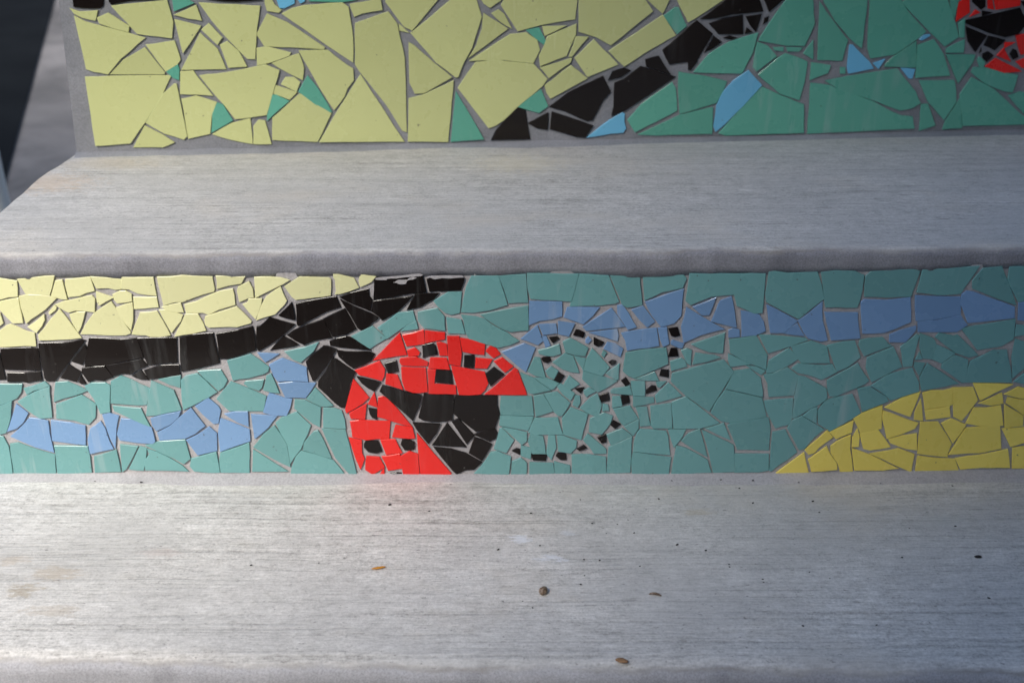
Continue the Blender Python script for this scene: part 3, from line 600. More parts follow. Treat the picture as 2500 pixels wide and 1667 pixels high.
UPP = """K 175,-14 253,-14 252,14 246,20 224,21 201,20 180,17
K 266,-14 411,-14 411,-2 319,2 272,12 266,5
L 171,21 194,29 239,26 233,51 201,44 181,34
L 237,44 264,32 293,50 316,64 314,79 283,71 243,58
L 272,15 408,1 423,54 420,94 335,83 309,54
N 420,-14 441,-14 446,-7 474,8 425,28
L 425,37 479,13 493,51 460,46
L 486,7 555,11 635,15 627,71 623,145 604,144 555,94 517,50
L 182,39 208,53 314,81 355,93 295,144 264,182 231,176 211,169
L 356,110 426,100 437,132 441,146 434,157 405,175
L 269,182 302,146 354,116 403,177 401,182
L 426,48 491,64 447,130
L 492,73 510,57 543,92 531,110
L 443,171 489,81 517,107 531,120 552,169
L 537,110 555,101 583,125 603,163 558,166
N 406,175 434,158 438,170 437,196 423,191
L 208,188 272,186 418,185 397,231 354,300 319,350 234,356
L 354,307 399,330 426,348 397,360 326,360
L 356,300 399,229 425,205 431,205 457,333 449,341 401,326
L 441,175 472,173 493,201 520,234 479,231 440,230
L 443,242 479,234 529,250 517,283 513,327 460,339 449,271
N 531,251 545,256 569,294 517,324 519,278
L 487,185 555,177 649,158 682,172 673,205 651,281 611,287 574,291 545,254 524,231
L 519,328 566,301 611,289 617,352 566,342
K 487,-14 638,-14 638,0 576,5 529,2 494,-4
L 646,-14 661,-5 671,12 687,25 681,32 652,27 647,9
S 671,-14 718,-14 719,9 694,21 683,20
S 725,-2 732,-14 746,-14 744,4 734,9
N 751,-14 871,-14 871,0 836,6 756,4
L 652,34 701,55 793,116 791,121 645,113 626,85
L 688,34 713,21 746,13 836,7 851,18 862,94 862,153 801,113 742,71
L 854,11 883,6 929,-2 934,25 883,34 865,42
L 867,57 948,29 970,59 988,142 993,323 982,319 942,255 878,175 867,158
L 627,118 652,114 710,129 706,137 661,153 628,160
L 664,155 694,144 730,131 742,165 739,196 699,176
L 730,124 801,123 836,151 862,168 864,196 848,217 841,236 816,269 779,212
L 686,206 697,189 718,189 733,201 724,224
L 674,209 725,226 707,244 667,229
N 751,185 777,217 811,274 798,273 765,252 729,224
N 664,232 675,232 706,247 678,271 653,295 651,271
L 732,229 751,238 772,255 809,277 775,347 665,342 666,288
L 880,182 987,346 780,347 824,271
L 619,308 631,293 647,295 663,352 619,352
L 941,5 947,-14 1081,-14 1006,75 987,66 963,35
L 974,59 999,81 975,75
L 1003,81 1048,45 1098,2 1119,-14 1159,-14 1176,42 1152,118 1131,156 1119,188 1112,189 1065,153
L 998,104 1011,111 1062,156 1103,189 1036,228 1013,229 1000,203
L 998,241 1036,231 1107,197 1106,219 1094,347 996,346
N 1113,223 1139,267 1181,340 1101,346
L 1167,-14 1236,-14 1222,2 1196,20 1181,9
L 1200,33 1217,24 1231,35 1250,71 1222,54
L 1181,33 1240,71 1144,142 1163,111 1177,71
L 1223,13 1240,-14 1410,-14 1409,7 1404,48 1363,54 1316,63 1264,77
L 1146,149 1245,84 1285,80 1311,97 1318,123 1302,155 1231,147
L 1161,153 1212,147 1303,157 1336,193 1325,210 1264,261 1231,293 1210,307 1193,313 1118,215 1127,201
N 1285,74 1316,68 1332,99 1328,110 1312,98
L 1324,65 1382,63 1330,88
L 1336,90 1407,59 1406,85 1383,137 1358,146 1319,162 1316,137 1328,113
L 1319,166 1396,142 1393,153 1340,191
L 1330,209 1394,160 1434,192 1344,241 1334,226
L 1406,90 1436,91 1396,139 1389,139
L 1403,142 1450,97 1509,158 1434,188
L 1413,73 1414,-14 1566,-14 1594,28 1491,111 1457,92 1413,78
L 1486,125 1618,37 1650,87 1594,118 1524,163
N 1263,261 1321,219 1338,260 1316,276
K 1262,263 1283,268 1294,340 1199,342 1210,319 1231,295
K 1290,301 1338,275 1337,317 1311,313
K 1347,273 1448,307 1429,336 1406,334 1343,316
K 1341,261 1387,226 1472,186 1491,224 1472,245 1447,294 1434,296 1375,271
K 1485,196 1495,175 1524,166 1540,173 1516,189
K 1500,203 1524,193 1564,162 1650,188 1599,222 1528,269 1493,283 1498,260
K 1575,146 1608,137 1637,182 1578,163
S 1432,336 1486,295 1519,275 1525,278 1524,297 1528,314 1521,324 1493,326
L 1582,-14 1641,-14 1634,0 1618,34 1581,0
L 1778,-14 1778,-9 1709,38 1680,55 1664,24 1653,0 1641,-14
N 1620,39 1648,18 1657,19 1676,64 1653,84
K 1617,123 1676,71 1701,50 1740,83 1702,149 1634,158
K 1710,47 1742,24 1787,-14 1849,-14 1863,28 1790,35 1733,47
K 1859,-14 1926,-14 1878,29
K 1731,58 1766,45 1813,37 1814,84 1754,84
K 1821,41 1859,35 1845,78 1834,66
K 1823,68 1837,79 1819,83
K 1864,59 1867,45 1876,41 1874,52
K 1719,129 1742,88 1762,103 1742,118
K 1766,93 1782,88 1799,93 1785,97
K 1680,152 1703,150 1686,172 1680,171
N 1693,177 1731,132 1778,104 1850,81 1837,130 1811,180 1742,179
N 1854,94 1912,9 1931,-14 1983,-14 1989,59 1964,113 1919,112 1853,100
N 1849,103 1874,112 1896,138 1847,175 1839,165 1843,132
N 1887,116 1912,116 1912,126 1890,123
N 1919,116 1959,117 1950,127 1923,126
N 1961,131 1985,99 1985,146
N 1851,183 1896,144 1917,131 1938,137 1971,151 1964,201 1952,245 1903,229
S 1827,172 1860,208 1813,260 1766,307 1747,322 1742,309 1749,260 1764,226 1792,196
N 1657,176 1709,184 1774,199 1764,226 1749,252 1659,278 1656,224
N 1532,293 1565,255 1641,201 1650,217 1653,271 1577,309 1550,323
N 1557,329 1660,281 1740,262 1738,327 1608,331
N 1754,326 1818,255 1860,212 1907,234 1962,255 1962,324 1771,331
N 1981,153 2028,160 2021,179 1977,196
N 2001,5 2016,28 2070,99 2056,149 1996,147
N 1979,203 2023,208 2132,248 2179,274 2202,283 2228,285 2232,314 1971,327
N 2014,-14 2117,-14 2114,35 2103,118 2074,94 2039,52 2011,5
N 2124,-14 2192,-14 2216,28 2261,78 2237,97 2183,134 2125,143 2118,118
N 2202,7 2228,-14 2308,-14 2315,7 2329,50 2341,90 2306,114 2258,66
S 2074,110 2081,110 2122,151 2133,168 2071,180 2068,165
S 2131,155 2160,145 2145,169
S 2199,166 2234,170 2227,192 2219,192
S 2243,97 2254,86 2269,84 2271,88 2251,99
N 2162,156 2185,136 2237,101 2236,165 2159,163
N 2240,111 2280,97 2303,132 2319,185 2235,190
N 2310,119 2355,97 2352,129 2310,129
N 2309,133 2381,134 2376,151 2339,203
N 2244,197 2329,196 2334,224 2334,250 2304,293 2265,248
N 2015,198 2074,186 2190,168 2206,189 2235,224 2247,252 2228,264 2197,270 2145,250 2051,219
N 2249,255 2265,254 2284,307 2244,319
N 2301,316 2308,295 2346,236 2348,313
N 2350,307 2343,231 2372,189 2428,219 2471,260 2523,304
N 2370,177 2376,165 2405,165 2452,177 2485,184 2471,226 2450,223 2405,205
N 2461,234 2490,224 2523,229 2523,285 2499,278
N 2315,-14 2339,-14 2339,9 2329,45 2322,24
N 2339,57 2355,47 2355,92 2343,92
N 2051,165 2063,165 2063,180 2051,180
R 2339,9 2357,-5 2365,-14 2367,31 2334,53
R 2367,42 2381,24 2393,31
R 2411,-14 2419,-14 2426,24 2412,21
R 2424,-14 2492,-14 2490,14 2431,24
K 2374,-14 2405,-14 2405,17 2395,24 2374,5
K 2398,27 2424,31 2398,39
K 2357,50 2490,20 2508,57 2485,84 2454,91 2412,80 2357,57
K 2359,66 2409,87 2381,127 2363,101
K 2413,88 2454,98 2428,123 2402,111
K 2399,132 2412,126 2425,136 2409,151 2399,142
K 2465,132 2473,120 2481,123 2486,139 2473,146
K 2391,130 2395,117 2396,125
K 2494,5 2523,0 2523,59 2506,26
R 2453,104 2478,104 2452,118
R 2480,87 2523,80 2523,127 2492,134 2485,111
R 2433,136 2450,118 2468,151
R 2405,163 2431,142 2494,175 2452,179
R 2480,151 2523,132 2523,175 2494,165
N 2385,146 2391,139 2405,151 2400,165 2391,163"""
def parse(t):
    for l in t.strip().split('\n'):
        p = l.split(); yield p[0], [tuple(map(float, q.split(','))) for q in p[1:]]

# ------------------------------------------------------------------ where the steps are
Y1 = 0.70
z1 = on_y(1250, 1159, Y1).z                      # lower tread
z2 = on_y(1250, 614, Y1-.0014).z                  # middle tread
RISE = z2 - z1
z3 = z2 + RISE
GROUND = z1 - RISE
XR = 0.82                                        # right end of the steps, where the added shading wall stands
# back line of the lower tread: height of its meeting with the mosaic
bz = [(p.x, p.z) for p in (on_y(x, y, Y1) for x, y in ((0, 1158), (600, 1158), (1250, 1160), (1900, 1157), (2500, 1148)))]
# front edge of the lower tread
fy1 = [(p.x, p.y) for p in (on_z(x, y, z1) for x, y in ((0, 1610), (700, 1624), (1250, 1632), (2500, 1642)))]
YF2 = Y1-.0014
zf2 = [(p.x, p.z) for p in (on_y(x, y, YF2) for x, y in ((0, 622), (600, 619), (1250, 614), (1900, 609), (2500, 603)))]
PL = on_z(188, 378, z2); PR = on_z(2500, 322, z2)
D2 = (PR-PL).normalized(); N2 = Vector((-D2.y, D2.x, 0)); N2 = -N2 if N2.y > 0 else N2   # faces the camera
def y2(x): return PL.y + (PR.y-PL.y)*(x-PL.x)/(PR.x-PL.x)
# left end of the middle tread
lx2 = sorted([(p.y, p.x) for p in (on_z(x, y, z2) for x, y in ((-150, 640), (0, 513), (35, 484), (74, 452), (80, 445), (110, 425), (150, 402), (188, 375)))])
XL1 = -1.1

def tread(name, yf, yb, xl, zf, zb, xr, mat, nosing_mat, parent, face_h, rad=.010, cols=150, rows=14, seed=0, keep=.8):
    """top surface with a worn rounded front edge and a plain sanded face under it"""
    vs = []; nrow = rows + 7
    def pt(i, j):
        u = i/cols
        v = 1-(1-j/rows)**1.8 if j <= rows else 1
        xg = None
        # solve x on this row
        x = None
        ymid = yb((xr+xl(0))/2) if False else None
        # first guess with straight left end
        xa = xl(None if j > rows else v)
        x = xa + (xr-xa)*u
        b, f = yb(x), yf(x) + .0024*nz(x*16, seed, 3) + .0014*nz(x*60, seed, 9) + .0007*nz(x*220, seed, 2)
        zt = zb(x) + (zf(x)-zb(x))*min(v, 1) + .0010*nz(x*5, v*3, seed)
        if j <= rows: return Vector((x, b + (f+rad-b)*v, zt))
        k = j-rows
        if k <= 5:
            a = k/5*math.pi/2
            r = rad*(1+.12*nz(x*25, seed, 5))
            return Vector((x, f+rad - math.sin(a)*r, zt - r + math.cos(a)*r))
        t = (k-5)/2
        face_h_ = face_h(x) if callable(face_h) else face_h
        return Vector((x, f+rad-rad + .0007*t, zt - rad - (face_h_-rad)*t + (.0006*nz(x*60, 7, seed) if k == 7 else 0)))
    for j in range(nrow+1):
        for i in range(cols+1): vs.append(pt(i, j))
    def faces(j0, j1): return [(j*(cols+1)+i, (j+1)*(cols+1)+i, (j+1)*(cols+1)+i+1, j*(cols+1)+i+1) for j in range(j0, j1) for i in range(cols)]
    def sub(j0, j1):
        return vs[j0*(cols+1):(j1+1)*(cols+1)], [tuple(q-j0*(cols+1) for q in f) for f in faces(j0, j1)]
    ev = []
    for j in range(nrow+1):
        for i in range(cols+1):
            if j <= rows: d = -(vs[j*(cols+1)+i] - vs[rows*(cols+1)+i]).length - rad*.8
            else: d = rad*(-.8 + min(j-rows, 5)/5*1.57) + (.012 if j-rows == 6 else (.03 if j-rows == 7 else 0))
            ev.append(max(-3, min(3, d*110)))
    def put(o, j0, j1):
        a_ = o.data.attributes.new('edge', 'FLOAT', 'POINT'); vals = ev[j0*(cols+1):(j1+1)*(cols+1)]
        vals += [3.0]*(len(o.data.vertices)-len(vals)); a_.data.foreach_set('value', vals)
    split = rows+2
    a, fa = sub(0, split); o = mesh('tread', a, fa, mat, None, True); put(o, 0, split); adopt(o, parent)
    a, fa = sub(split, nrow)
    # close the underside so that the band has thickness
    n0 = len(a); last = a[-(cols+1):]
    a += [v + Vector((0, .03, 0)) for v in last]
    fa += [((n0-(cols+1))+i, n0+i, n0+i+1, (n0-(cols+1))+i+1) for i in range(cols)]
    o2 = mesh('nosing', a, fa, nosing_mat, None, True); put(o2, split, nrow); adopt(o2, parent)
    return o, o2
def prism(name, outline, z0, ztop, mat, parent, top=True):
    n = len(outline)
    vs = [Vector((x, y, z0)) for x, y in outline] + [Vector((x, y, ztop(x) if callable(ztop) else ztop)) for x, y in outline]
    fs = [(i, (i+1) % n, n+(i+1) % n, n+i) for i in range(n)]
    if top: fs.append(tuple(range(n, 2*n)))
    o = mesh(name, vs, fs, mat)
    adopt(o, parent); return o

# stains on the lower tread, where the photograph shows them
def P1(x, y): return tuple(on_z(x, y, z1))
stains = [
 (P1(1270, 1314), (.009, .007, .02), (.72, .73, .76), .75), (P1(1388, 1302), (.008, .0035, .02), (.64, .65, .68), .5),
 (P1(1346, 1362), (.012, .005, .02), (.70, .71, .74), .7),
 (P1(140, 1400), (.020, .009, .02), (.40, .33, .25), .55), (P1(60, 1443), (.014, .009, .02), (.36, .30, .22), .6),
 (P1(125, 1492), (.022, .007, .02), (.42, .35, .27), .45), (P1(30, 1368), (.014, .006, .02), (.44, .36, .28), .45),
 (P1(390, 1350), (.018, .006, .02), (.48, .38, .34), .3), 
 (P1(1705, 1250), (.014, .005, .02), (.44, .37, .26), .5), (P1(2300, 1275), (.020, .010, .02), (.5, .5, .47), .4),
 (tuple(on_z(110, 445, z2)), (.05, .03, .02), (.50, .38, .27), .55), (tuple(on_z(240, 400, z2)), (.07, .02, .02), (.48, .40, .30), .4),
 (tuple(on_z(1260, 400, z2)), (.05, .035, .02), (.58, .52, .40), .5), (tuple(on_z(470, 370, z2)), (.10, .015, .02), (.46, .40, .33), .4),
]
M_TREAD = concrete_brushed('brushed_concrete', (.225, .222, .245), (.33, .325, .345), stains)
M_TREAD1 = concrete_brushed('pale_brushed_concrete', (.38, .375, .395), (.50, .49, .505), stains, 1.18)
M_NOSE = cement('sanded_cement', (.36, .355, .375), (.47, .46, .475), 1, .8)
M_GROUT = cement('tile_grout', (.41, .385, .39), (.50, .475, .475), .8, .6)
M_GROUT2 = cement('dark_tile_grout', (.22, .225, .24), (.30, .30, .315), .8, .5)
M_BODY = cement('old_cement', (.30, .29, .28), (.38, .37, .36), .5, .5)

# ------------------------------------------------------------------ ground and surroundings
def wavy(x): return 0
g = mesh('ground', [(-30, -30, GROUND), (30, -30, GROUND), (30, 30, GROUND), (-30, 30, GROUND)], [(0, 1, 2, 3)], None)
mg = Mat('grey_cement_ground', .9, .3)
c = mg.mix(mg.ramp(mg.noise(mg.pos((3, 3, 3)), 1, 6, .65, .3), [(.35, 0), (.65, 1)]), (.085, .079, .074), (.19, .175, .165))
mg.color(c); mg.normal(mg.bump(mg.noise(mg.pos(), 60, 5, .7), .5, .004)); g.data.materials.append(mg.m)
g['kind'] = 'structure'

# ------------------------------------------------------------------ steps
bottom = thing('garden_step', 'lowest step of pale brushed concrete, its wide tread scattered with seeds and crumbs', 'step', (0, .5, GROUND))
middle = thing('garden_step', 'middle step with a teal mosaic riser showing a red and black spotted mushroom', 'step', (0, .8, GROUND))
upper = thing('garden_step', 'highest step, its riser a lime yellow and green mosaic crossed by a black band', 'step', (0, 1.1, GROUND))

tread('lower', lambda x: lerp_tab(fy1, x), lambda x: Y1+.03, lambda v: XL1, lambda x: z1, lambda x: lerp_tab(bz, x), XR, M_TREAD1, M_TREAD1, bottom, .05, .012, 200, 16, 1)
prism('core', [(XL1+.002, .52), (XR, .50), (XR, Y1+.3), (XL1+.002, Y1+.3)], GROUND, z1-.014, M_BODY, bottom)
mesh_front = prism('riser', [(XL1+.004, lerp_tab(fy1, -.6)+.006), (XL1+.6, lerp_tab(fy1, -.3)+.006), (XR, lerp_tab(fy1, XR)+.006), (XR, .515), (XL1+.004, .515)], GROUND, z1-.03, M_NOSE, bottom)

tt = [(p.x, p.z) for p in (on_y(x, y, Y1) for x, y in ((0, 679), (130, 673), (250, 674), (450, 672), (700, 674), (800, 670), (1060, 671), (1290, 667), (1560, 672), (1700, 667), (1880, 665), (2000, 661), (2250, 655), (2500, 649)))]
def xleft(v):
    if v is None: v = 1
    yb_ = y2(-.4); yf_ = YF2
    y = yb_ + (yf_-yb_)*v
    return lerp_tab(lx2, y) + .0012*nz(y*90, 2, 2)
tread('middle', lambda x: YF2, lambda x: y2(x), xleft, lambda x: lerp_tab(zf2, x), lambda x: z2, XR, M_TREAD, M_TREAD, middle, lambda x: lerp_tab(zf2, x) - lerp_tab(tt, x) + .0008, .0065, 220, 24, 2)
for o in list(middle.children):
    if o.name.startswith('nosing'):
        # the lower rim of the band follows the tops of the tiles
        pass
XL2 = xleft(1)
ol = [(XL2+.001, Y1)]
outline = [(XL2+.002, Y1)] + [(XL2 + (XR-XL2)*k/30, Y1) for k in range(1, 31)] + [(XR, 1.3)] + [(xleft(0)+.004, 1.3), (xleft(0)+.004, y2(-.4))] + [(xleft(v)+.004, y2(-.4) + (YF2-y2(-.4))*v) for v in (.15, .3, .45, .6, .75, .9)]
riser_mid = prism('riser', outline, GROUND, lambda x: lerp_tab(tt, x)+.0012, M_GROUT, middle)

# upper riser: its left end leans a little, as in the photograph
def on_r2(px, py, off=0): return hit(px, py, PL + N2*off, N2)
LB, LT = on_r2(188, 378), on_r2(143, 0)
dl = (LT-LB)/(LT.z-LB.z)
RB = PL + D2*((XR-PL.x)/D2.x)
A0 = LB + dl*(GROUND-LB.z); A0.x = LB.x; A0.y = LB.y; A1 = LB; A2 = LB + dl*(z3-.01-LB.z)
back = Vector((0, .5, 0))
vs = [A1, RB, RB + Vector((0, 0, z3-.01-RB.z)), A2]
vs += [v + back for v in vs]
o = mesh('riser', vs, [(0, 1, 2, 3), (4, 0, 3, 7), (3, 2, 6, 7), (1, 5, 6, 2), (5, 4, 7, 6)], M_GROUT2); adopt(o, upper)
o = mesh('core', [Vector((v.x, v.y+.004, GROUND)) for v in (vs[0], vs[1], vs[5], vs[4])] + [Vector((v.x, v.y+.004, z2+.004)) for v in (vs[0], vs[1], vs[5], vs[4])],
         [(0, 1, 5, 4), (1, 2, 6, 5), (2, 3, 7, 6), (3, 0, 4, 7)], M_BODY); adopt(o, upper)
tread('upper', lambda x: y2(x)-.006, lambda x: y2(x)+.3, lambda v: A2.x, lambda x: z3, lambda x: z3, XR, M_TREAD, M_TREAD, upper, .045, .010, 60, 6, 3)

# ------------------------------------------------------------------ mosaic
def build_tiles(data, plane_p, nrm, parent, seed, th0=.00034, grow=.0002):
    rnd = random.Random(seed)
    right = Vector((0, 0, 1)).cross(nrm).normalized()
    if right.x < 0: right = -right
    for idx, (c, poly) in enumerate(data):
        pts = [hit(x, y, plane_p, nrm) for x, y in poly]
        n = len(pts)
        cen = sum(pts, Vector())/n
        L = [(Vector(((p-cen).dot(right), (p-cen).z))) for p in pts]
        area = sum(L[i].x*L[(i+1) % n].y - L[(i+1) % n].x*L[i].y for i in range(n))/2
        if area < 0: L.reverse()
        # break long edges so that they wander like a nipped tile's
        Q = []
        for i in range(n):
            a, b = L[i], L[(i+1) % n]; d = b-a; ln = d.length
            Q.append(a)
            k = 0 if ln < .010 else (1 if ln < .022 else (2 if ln < .045 else 3))
            for q in range(k):
                t = (q+1)/(k+1) + rnd.uniform(-.08, .08)
                nn = Vector((-d.y, d.x))/ln
                Q.append(a + d*t + nn*rnd.uniform(-.00028, .00028))
        m = len(Q)
        def off(dist):
            out = []
            for i in range(m):
                a, b, c_ = Q[i-1], Q[i], Q[(i+1) % m]
                e1 = (b-a).normalized(); e2 = (c_-b).normalized()
                n1 = Vector((-e1.y, e1.x)); n2 = Vector((-e2.y, e2.x))
                s = n1+n2
                if s.length < .3: out.append(b + n1*dist); continue
                s = s/s.length; k = dist/max(.45, s.dot(n1)); out.append(b + s*k)
            return out
        big = abs(area)
        th = th0 * rnd.uniform(.7, 1.5)
        tx, ty = rnd.gauss(0, .010), rnd.gauss(0, .010)
        mx = max(q.length for q in Q)
        lim = th*.6/mx
        tx = max(-lim, min(lim, tx)); ty = max(-lim, min(lim, ty))
        bev = .00022
        r0 = off(-grow); r1 = off(-grow); r2 = off(-grow+bev)
        vs = []
        for q in r0: vs.append(Vector((q.x, .0006, q.y)))
        for q in r1: vs.append(Vector((q.x, -(th-.00018 + tx*q.x + ty*q.y), q.y)))
        for q in r2: vs.append(Vector((q.x, -(th + tx*q.x + ty*q.y), q.y)))
        fs = []
        for i in range(m):
            j = (i+1) % m
            fs.append((i, j, m+j, m+i)); fs.append((m+i, m+j, 2*m+j, 2*m+i))
        fs.append(tuple(range(2*m, 3*m)))
        nm = TILE[c][0]
        me = bpy.data.meshes.new(nm+'_tile'); me.from_pydata([tuple(v) for v in vs], [], fs)
        me.materials.append(TM[c]); me.update()
        o = bpy.data.objects.new(nm+'_tile', me); S.collection.objects.link(o)
        o.rotation_euler = (0, 0, math.atan2(right.y, right.x))
        o.parent = parent; o.location = cen - parent.location
build_tiles(list(parse(LOW)), Vector((0, Y1-.001, 0)), Vector((0, -1, 0)), middle, 3)
build_tiles(list(parse(UPP)), PL + N2*.001, N2, upper, 5, .00045, .00018)

# mortar smeared over the tops of the first two black tiles
def smear(pts, k):
    P = [hit(700+x/5.8075, 660+y/5.8075, Vector((0, Y1-.0021-k*.0001, 0)), Vector((0, 1, 0))) for x, y in pts]
    Q = []
    for i in range(len(P)):
        a, b = P[i], P[(i+1) % len(P)]
        for t in (0, .33, .66):
            q = a + (b-a)*t; Q.append(q + Vector((nz(q.x*900, k), 0, nz(q.z*900, 5+k)))*.0012)
    n = len(Q); vs = Q + [q + Vector((0, .0009, 0)) for q in Q]
    o = mesh('mortar_smear', vs, [tuple(range(n))] + [(i, n+i, n+(i+1) % n, (i+1) % n) for i in range(n)], M_GROUT); adopt(o, middle)
smear([(1510, 175), (1590, 140), (1680, 145), (1780, 100), (1830, 112), (1700, 155), (1690, 185), (1620, 200), (1560, 178)], 0)
smear([(1250, 128), (1300, 104), (1600, 84), (1880, 58), (1920, 70), (1900, 84), (1600, 104), (1420, 124), (1400, 145), (1300, 140)], 1)
smear([(1985, 98), (2050, 84), (2300, 78), (2500, 80), (2515, 102), (2300, 118), (2200, 112), (2100, 126), (2030, 108)], 2)

# cement fillets where the risers meet the treads
def fillet(name, path, w0, seed, parent, mat, h=.004, up=.003):
    vs = []; n = len(path)
    for i, (p, d) in enumerate(path):
        w_ = w0*(1 + .30*nz(i*.11, seed) + .18*nz(i*.5, seed))
        vs += [p + Vector((0, .003, up*(1+.6*nz(i*.3, seed, 4)))), p - d*.003 + Vector((0, 0, h*.5)), p - d*w_*.5 + Vector((0, 0, h*.28)), p - d*w_ + Vector((0, 0, -.0006))]
    fs = [(4*i+k, 4*i+k+1, 4*i+5+k, 4*i+4+k) for i in range(n-1) for k in range(3)]
    o = mesh(name, vs, [tuple(reversed(f)) for f in fs], mat, None, True); adopt(o, parent); return o
pa = []
for i in range(161):
    x = XL1 + (XR-XL1)*i/160; pa.append((Vector((x, Y1-.0005, lerp_tab(bz, x)-.0005)), Vector((0, 1, 0))))
fillet('grout_fillet', pa, .016, 1, middle, M_GROUT)
pa = []
for i in range(121):
    x = LB.x + (XR-LB.x)*i/120; pa.append((Vector((x, y2(x)-.0005, z2)), -N2))
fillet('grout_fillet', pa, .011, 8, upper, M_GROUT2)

# ------------------------------------------------------------------ left: painted shade patch, wall, post
wa = on_z(15, 440, GROUND); wb = on_z(135, 0, GROUND); wd = (wb-wa).normalized()
md = Mat('painted_shade', .95, .0)
md.color(md.mix(md.noise(md.pos((6, 6, .8)), 1, 5, .6), (.007, .008, .0095), (.014, .016, .018)))
wn = Vector((-abs(wd.y), wd.x*(1 if wd.y > 0 else -1), 0))
q = [wa - wd*.6, wa + wd*8, wa + wd*8 + wn*3, wa - wd*.6 + wn*3]
o = mesh('shade_patch', [(v.x, v.y, GROUND+.004) for v in q], [(0, 1, 2, 3)], md.m); o['kind'] = 'structure'  # flat dark sheet standing in for the deep shadow on the ground
recenter(o)
lf = thing('boundary_wall', 'dark wall far behind the shade patch left of the steps, outside the picture', 'wall', (-3.2, 6.5, GROUND))
mesh('wall_face', [(0, 0, 0), (8, 0, 0), (8, .2, 0), (0, .2, 0), (0, 0, 1.6), (8, 0, 1.6), (8, .2, 1.6), (0, .2, 1.6)],
     [(0, 1, 5, 4), (1, 2, 6, 5), (2, 3, 7, 6), (3, 0, 4, 7), (4, 5, 6, 7)], M_BODY, lf)

# post: round, pale, its right side just inside the frame
mp = Mat('pale_post_paint', .6, .4)
mp.color(mp.mix(mp.noise(mp.pos((8, 8, 2)), 1, 4), (.62, .65, .60), (.74, .76, .72)))
pb = on_z(16, 480, GROUND+.1); pr = .035
post = thing('post', 'pale grey-green round post standing at the far left edge beside the steps', 'post', (pb.x-pr, pb.y, GROUND))
vs = []; fs = []; N = 24
prof = [(pr*1.25, 0), (pr*1.25, .02), (pr, .024), (pr, .33), (pr*1.0, .42), (pr*1.2, .425), (pr*1.2, .44), (.001, .45)]
for r, z in prof:
    for k in range(N): vs.append(Vector((math.cos(k/N*2*math.pi)*r, math.sin(k/N*2*math.pi)*r, z)))
for j in range(len(prof)-1):
    for k in range(N): fs.append((j*N+k, j*N+(k+1) % N, (j+1)*N+(k+1) % N, (j+1)*N+k))
mesh('shaft', vs[:5*N], fs[:4*N], mp.m, post, True); 
mesh('cap', vs[4*N:], [tuple(i-4*N for i in f) for f in fs[4*N:]], mp.m, post, True)

# right: unseen wall added so that the steps darken towards the right
sw = thing('side_shade_wall', 'tall dark unseen wall added on the right to shade the steps, outside the picture', 'wall', (XR, 0, GROUND))
ms = Mat('blocker_dark', .9, .3); ms.color(ms.mix(ms.noise(ms.pos(), 9, 5), (.035, .04, .045), (.06, .065, .07)))
WL = -0.9
mesh('wall_face', [(0, WL, 0), (.25, WL, 0), (.25, 3, 0), (0, 3, 0), (0, WL, 4), (.25, WL, 4), (.25, 3, 4), (0, 3, 4)],
     [(0, 1, 5, 4), (1, 2, 6, 5), (2, 3, 7, 6), (3, 0, 4, 7), (4, 5, 6, 7)], ms.m, sw)

fw = thing('front_shade_wall', 'tall dark unseen wall added opposite the steps to block the sun, outside the picture', 'wall', (-.94, -.93, GROUND))  # added out of view; its edge casts the soft shadow across the steps
mesh('wall_face', [(0, 0, 0), (0, -.25, 0), (1.5, -.25, 0), (1.5, 0, 0), (0, 0, 4), (0, -.25, 4), (1.5, -.25, 4), (1.5, 0, 4)],
     [(1, 2, 6, 5), (2, 3, 7, 6), (3, 0, 4, 7), (0, 1, 5, 4), (4, 5, 6, 7)], ms.m, fw)

pr_ = thing('shade_beam', 'wide dark unseen beam added overhead to dim the upper steps, outside the picture', 'beam', (-1.3, -1.2, 3.22))  # no known beam; added to hold back sun from the upper riser
mesh('shade_beam_body', [(-1.9, 0, 0), (1.9, 0, 0), (1.9, .75, 0), (-1.9, .75, 0), (-1.9, 0, .2), (1.9, 0, .2), (1.9, .75, .2), (-1.9, .75, .2)],
     [(0, 3, 2, 1), (0, 1, 5, 4), (1, 2, 6, 5), (2, 3, 7, 6), (3, 0, 4, 7), (4, 5, 6, 7)], ms.m, pr_)
lw = thing('low_shade_wall', 'low brown unseen wall added opposite the steps to block low sky light, outside the picture', 'wall', (-3.2, -1.3, GROUND))  # added behind the camera to keep low sky light off the risers
mb = Mat('blocker_brown', .9, .3); mb.color(mb.mix(mb.noise(mb.pos(), 7, 5), (.10, .075, .06), (.17, .13, .10)))
mesh('wall_face', [(0, 0, 0), (3.55, 0, 0), (3.55, -.2, 0), (0, -.2, 0), (0, 0, 1.15), (3.55, 0, 1.15), (3.55, -.2, 1.15), (0, -.2, 1.15)],
     [(0, 1, 5, 4), (1, 2, 6, 5), (2, 3, 7, 6), (3, 0, 4, 7), (4, 5, 6, 7)], mb.m, lw)

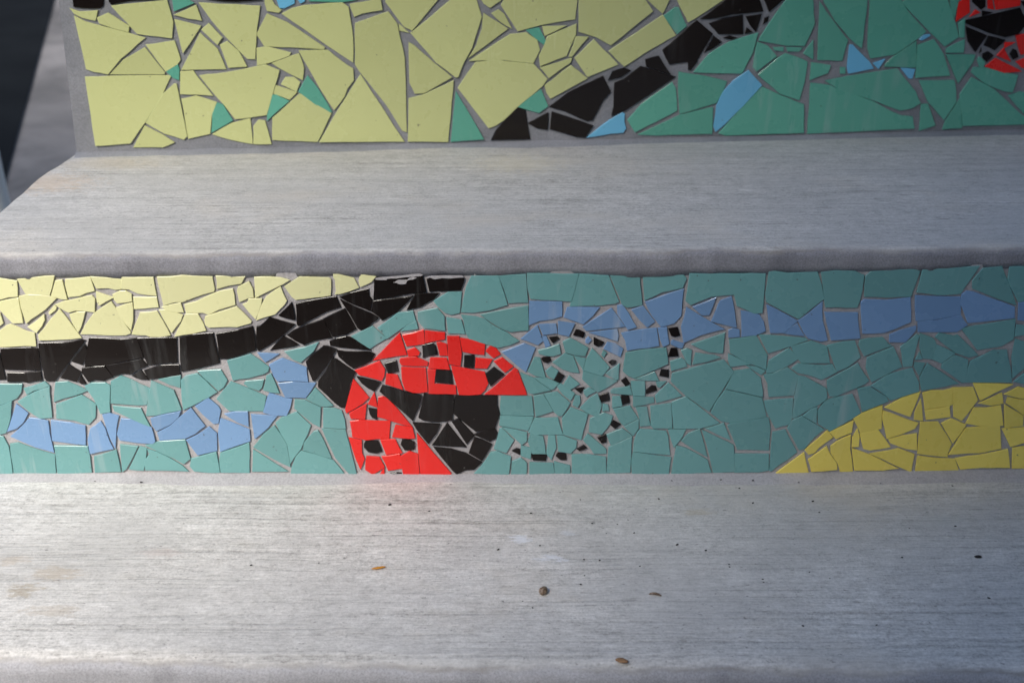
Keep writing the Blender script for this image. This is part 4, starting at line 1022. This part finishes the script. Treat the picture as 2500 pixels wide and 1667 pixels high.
# ------------------------------------------------------------------ litter on the lower tread
def lump(name, loc, size, rz, mat, label, cat, seed, group=None, segs=10, rings=6, bend=0, flat=1):
    vs = []; fs = []
    sx, sy, sz = size
    for j in range(rings+1):
        t = j/rings; a = t*math.pi
        for k in range(segs):
            b = k/segs*2*math.pi
            v = Vector((-math.cos(a), math.sin(a)*math.cos(b), math.sin(a)*math.sin(b)))
            v *= 1 + .22*nz(v.x*1.7+seed, v.y*1.7, v.z*1.7)
            p = Vector((v.x*sx, v.y*sy, v.z*sz))
            p.z += bend*(1-v.x*v.x) if bend else 0
            vs.append(p)
    for j in range(rings):
        for k in range(segs): fs.append((j*segs+k, j*segs+(k+1) % segs, (j+1)*segs+(k+1) % segs, (j+1)*segs+k))
    o = mesh(name, vs, fs, mat, None, True)
    zmin = min(v.z for v in vs)
    for v in o.data.vertices: v.co.z -= zmin
    o.location = loc; o.rotation_euler = (0, 0, rz)
    tag(o, label, cat, group); return o
def litter_mat(name, a, b, rough=.6):
    m = Mat(name, rough, .4); m.color(m.mix(m.ramp(m.noise(m.pos(), 600, 3), [(.4, 0), (.6, 1)]), a, b)); return m.m
ML_B = litter_mat('seed_brown', (.10, .06, .035), (.30, .22, .15), .35)
ML_D = litter_mat('crumb_dark', (.012, .011, .010), (.03, .027, .025), .8)
ML_O = litter_mat('petal_orange', (.45, .17, .02), (.55, .25, .03), .6)
ML_L = litter_mat('leaf_brown', (.20, .10, .045), (.34, .19, .09), .7)
def top1(px, py):
    p = on_z(px, py, z1)
    f = lerp_tab(fy1, p.x)+.012; v = (Y1+.03-p.y)/(Y1+.03-f); p.z = lerp_tab(bz, p.x) + (z1-lerp_tab(bz, p.x))*v + .0002
    return on_z(px, py, p.z)
lump('seed', top1(1326, 1448), (.0040, .0029, .0023), 1.0, ML_B, 'plump glossy brown seed husk lying alone on the lower tread', 'seed', 3)
lump('twig', top1(1600, 1452), (.0042, .0009, .0008), -.25, ML_B, 'short curled brown twig on the lower tread to the right of the plump seed', 'twig', 5, bend=.0012)
lump('seed', top1(2387, 1361), (.0026, .0010, .0010), 0, ML_D, 'dark brown oblong seed on the lower tread towards its right end', 'seed', 8)
lump('leaf_scrap', top1(1518, 1613), (.0040, .0022, .0007), -.3, ML_L, 'rust brown scrap of leaf at the front edge of the lower tread', 'leaf scrap', 11)
lump('petal', top1(924, 1387), (.0048, .0011, .0006), .25, ML_O, 'thin orange petal sliver lying on the lower tread below the mushroom', 'petal', 13)
crumbs = [(1446,1278,4),(1507,1280,4),(1653,1330,5),(1723,1344,6),(1562,1382,4),(1426,1366,4),(1464,1368,4),(1781,1384,4),(1427,1405,4),(1418,1427,5),
 (1862,1414,4),(1864,1421,4),(1976,1397,4),(2202,1361,5),(2220,1290,4),(2332,1285,4),(2414,1460,6),(1960,1528,5),(2140,1526,5),(1984,1224,5),(1838,1228,4),
 (1417,1220,4),(1608,1218,4),(1954,1161,6),(1548,1301,4),(1296,1253,5),(1700,1168,4),(1760,1172,5),(1850,1162,4),(2010,1170,4),(2062,1166,5),(2118,1172,4),(2190,1162,4),(2240,1168,5),(2290,1160,4),(2370,1166,4),(2430,1160,4),(1640,1174,4),(1900,1172,3),(1560,1176,3),(2150,1180,3),(1480,1172,4),(2000,1251,4),(1216,1342,7),(1048,1248,5),(952,1233,8),(345,1178,5),(232,1175,4),(1805,1192,4),
 (1276,1468,4),(1300,1484,4),(1480,1302,3),(1780,1378,3),(1318,1332,4),(613,1380,4),(778,1374,4),(1838,1174,5),(1950,1178,5),(2325,1186,4),(2026,1412,3)]
for i, (x, y, s) in enumerate(crumbs):
    r = s*.00011*random.Random(i).uniform(.8, 1.3)
    lump('dirt_crumb', top1(x, y), (r*1.7, r*.9, r*.8), random.Random(i+50).uniform(-.5, .5), ML_D,
         'tiny black crumb of dirt ' + ('in the joint below the yellow hill' if y < 1195 and x > 1600 else 'in the joint below the teal tiles' if y < 1195 else 'on the lower tread left of the plump seed' if x < 1326 else 'on the lower tread right of the plump seed'), 'crumb', i, 'dirt crumbs scattered on the lower tread', 6, 4)
